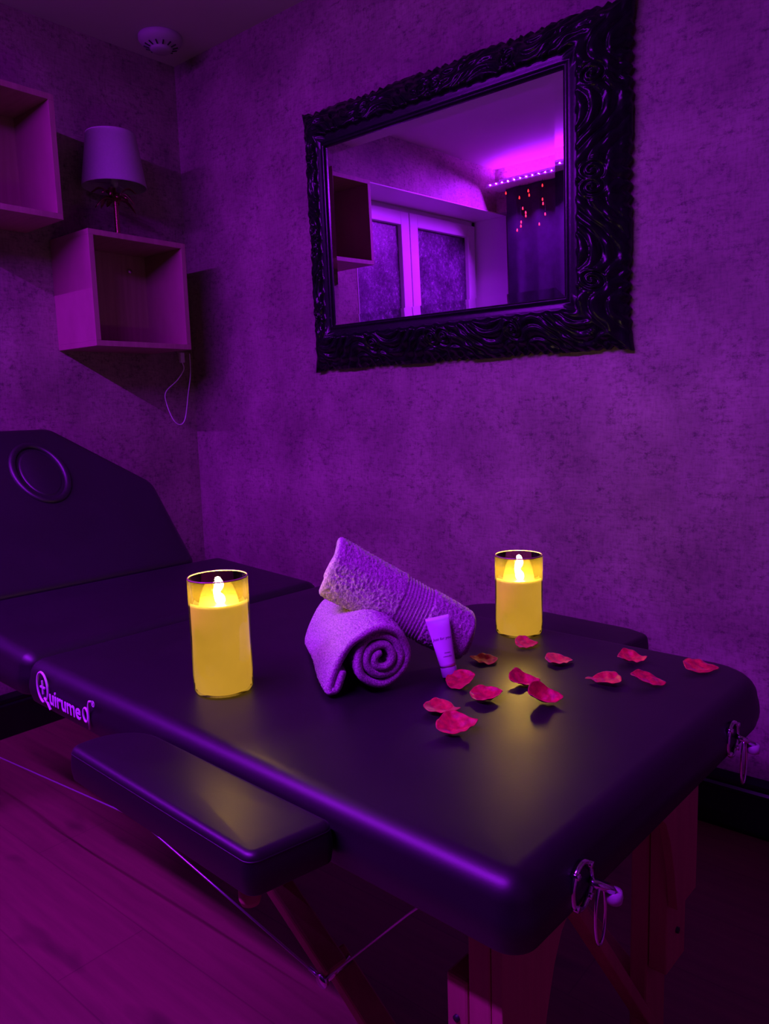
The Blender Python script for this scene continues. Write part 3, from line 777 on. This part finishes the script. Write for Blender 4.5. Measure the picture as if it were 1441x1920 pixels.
# ------------------------------------------------------------------ cosmetic tube leaning on the upper towel
tb = empty('cosmetic_tube', (1.958, -1.000, TOP+0.004), 0, 'small white squeeze tube standing on its cap, leaning on the upper towel', 'tube')
A0 = Vector((0, 0, 0.0)); tipd = (Vector((1.929, -0.997, 0.755))-Vector((1.956, -1.000, TOP))).normalized()
wide = Vector((0.79, 0.61, 0.05)); wide = (wide-tipd*wide.dot(tipd)).normalized(); thin = tipd.cross(wide)
rot = Matrix((wide, thin, tipd)).transposed()
tb.rotation_mode = 'QUATERNION'; tb.rotation_quaternion = rot.to_quaternion()
n = 40; v = []; f = []; K = 16; Lt = 0.072
for i in range(K+1):
    u = i/K; a = 0.0125+(0.0185-0.0125)*u; b_ = 0.0125*(1-u)**0.75+0.0006
    for t in range(n): v.append((a*cos(t*2*pi/n), b_*sin(t*2*pi/n), 0.016+Lt*u))
for t in range(n): v.append((0.0187*cos(t*2*pi/n), 0.0008*sin(t*2*pi/n), 0.016+Lt+0.006))
for i in range(K+1):
    for t in range(n): f.append((i*n+t, i*n+(t+1) % n, (i+1)*n+(t+1) % n, (i+1)*n+t))
f.append(tuple(range(n-1, -1, -1))); f.append(tuple(range((K+1)*n, (K+2)*n)))
body = mesh_obj('tube_body', v, f, M['tube'], tb)
MB().lathe([(0.0122, 0.0), (0.0128, 0.001), (0.0126, 0.015), (0.0110, 0.0165)], 32).build('cap', M['cap'], tb, True)
def tube_text(body_txt, size, z, x):
    o = text_mesh(body_txt, size, 'printed_text', M['ink'], body, (0, 0, 0), (0, 0, 0), 1.0, 0.0, 0.25)
    # wrap the letters onto the tapering body
    xs = [p.co.x for p in o.data.vertices]; w_ = (min(xs)+max(xs))/2
    for p in o.data.vertices:
        X, Z = p.co.x-w_+x, z+p.co.y; u = (Z-0.016)/Lt; a = 0.0125+0.006*u; b2 = 0.0125*(1-u)**0.75+0.0006
        Y = -b2*sqrt(max(0.0, 1-(X/a)**2))-0.00035; p.co = (X, Y, Z)
tube_text('Just for you', 0.0060, 0.058, 0.0)
sb = MB()
for z_, w0, w1 in ((0.0370, -0.001, 0.008), (0.0315, -0.004, 0.0085)):
    x = w0
    while x < w1:
        u = (z_-0.016)/Lt; a = 0.0125+0.006*u; b2 = 0.0125*(1-u)**0.75+0.0006; Y = -b2*sqrt(1-(x/a)**2)-0.0003
        hgt = 0.0010+0.0008*rnd.random(); sb.box(x, x+0.0006, Y, Y+0.0004, z_, z_+hgt); x += 0.0012
sb.build('small_print', M['ink'], body)

# ------------------------------------------------------------------ rose petals
def petal(x, y, lx, ly, rz, cup, fold, seed, label, hz=0.0, tip=0.3):
    rg = random.Random(seed); V = []; F = []; n = 22
    cr = [rg.uniform(-1, 1) for _ in range(6)]
    for i in range(n+1):
        for j in range(n+1):
            u = -1+2*i/n; w_ = -1+2*j/n
            # square to disc, pointed at +x
            px = u*sqrt(1-w_*w_/2); py = w_*sqrt(1-u*u/2)
            rr = sqrt(px*px+py*py); an = atan2(py, px)
            edge = 1+0.04*sin(3*an+cr[0]*3)+0.02*sin(5*an+cr[1]*3)
            point = tip*exp(-(an/0.33)**2)
            px *= edge*(1+point); py *= edge*(0.92-0.18*px)
            z = cup*(px*px*0.55+py*py*0.9)+fold*px*abs(py)+0.05*cup*sin(7*py+cr[2])+0.0005*sin(9*px+4*py+cr[3]*3)+0.0018*nz(px*2.2, py*2.2, seed)
            z += 0.004*cr[4]*px*rr+0.004*cr[5]*py*rr
            V.append(Vector((px*lx*0.88, py*ly*1.22, z*1.1)))
    for i in range(n):
        for j in range(n):
            a = i*(n+1)+j; F.append((a, a+n+1, a+n+2, a+1))
    if hz:  # leaning petal: pitch it
        V = [Matrix.Rotation(hz, 3, 'X') @ v for v in V]
    V = [Matrix.Rotation(rz, 3, 'Z') @ v for v in V]
    V = [Matrix.Rotation(0.20, 3, Vector((cos(a_cam), sin(a_cam), 0))) @ v for v in V]
    zm = min(v.z for v in V)
    V = [v-Vector((0, 0, zm)) for v in V]
    o = mesh_obj('rose_petal', V, F, M['petal']); o.location = (x, y, TOP+0.0004)
    s = o.modifiers.new('t', 'SOLIDIFY'); s.thickness = 0.0006; s.offset = 1
    tag(o, label, 'petal', 'red rose petals scattered on the table')
a_cam = radians(38)   # across-view direction on the table
PET = [
 (1.970, -0.790, .021, .017, a_cam, .004, .002, 'red rose petal directly in front of the shorter far candle'),
 (1.959, -0.903, .023, .017, a_cam+2.7, .006, .004, 'red rose petal with a tip, just right of the white squeeze tube'),
 (2.057, -0.838, .024, .019, a_cam+0.1, .007, .002, 'red rose petal in the far row, alone right of the far candle'),
 (2.149, -0.764, .024, .017, a_cam-0.3, .008, -.003, 'peaked red rose petal in the far row near the far table edge'),
 (2.251, -0.745, .028, .016, a_cam-0.1, .003, .002, 'red rose petal closest to the far right corner of the table'),
 (1.985, -1.013, .024, .020, a_cam+0.2, .005, .005, 'broad red rose petal below the squeeze tube, left end of the middle row'),
 (2.060, -0.955, .025, .015, a_cam+0.0, .012, .000, 'cupped boat shaped red petal in the middle of the scatter'),
 (2.157, -0.875, .025, .018, a_cam+3.0, .006, .004, 'red rose petal with a folded tip, left one of the right hand pair'),
 (2.209, -0.847, .027, .014, a_cam-0.3, .004, -.004, 'wavy narrow red petal, right one of the right hand pair'),
 (2.046, -1.038, .025, .019, a_cam+0.1, .011, .004, 'curled red petal with a raised back edge, near the centre left of the scatter'),
 (2.119, -0.998, .026, .016, a_cam-0.2, .018, -.006, 'red petal standing on its tips and casting a large shadow'),
 (2.018, -1.111, .025, .019, a_cam-0.1, .008, .003, 'crinkled red petal, second nearest to the viewer'),
 (2.072, -1.153, .027, .020, a_cam+0.05, .010, .003, 'large red petal with a pointed tail, nearest to the viewer'),
]
for i, (x, y, lx, ly, rz, cup, fold, lab) in enumerate(PET):
    petal(x, y, lx, ly, rz, cup, fold, i+20, lab, hz=(0.30 if i == 10 else 0), tip=(0.35 if i in (1, 7, 12, 11) else 0.15))
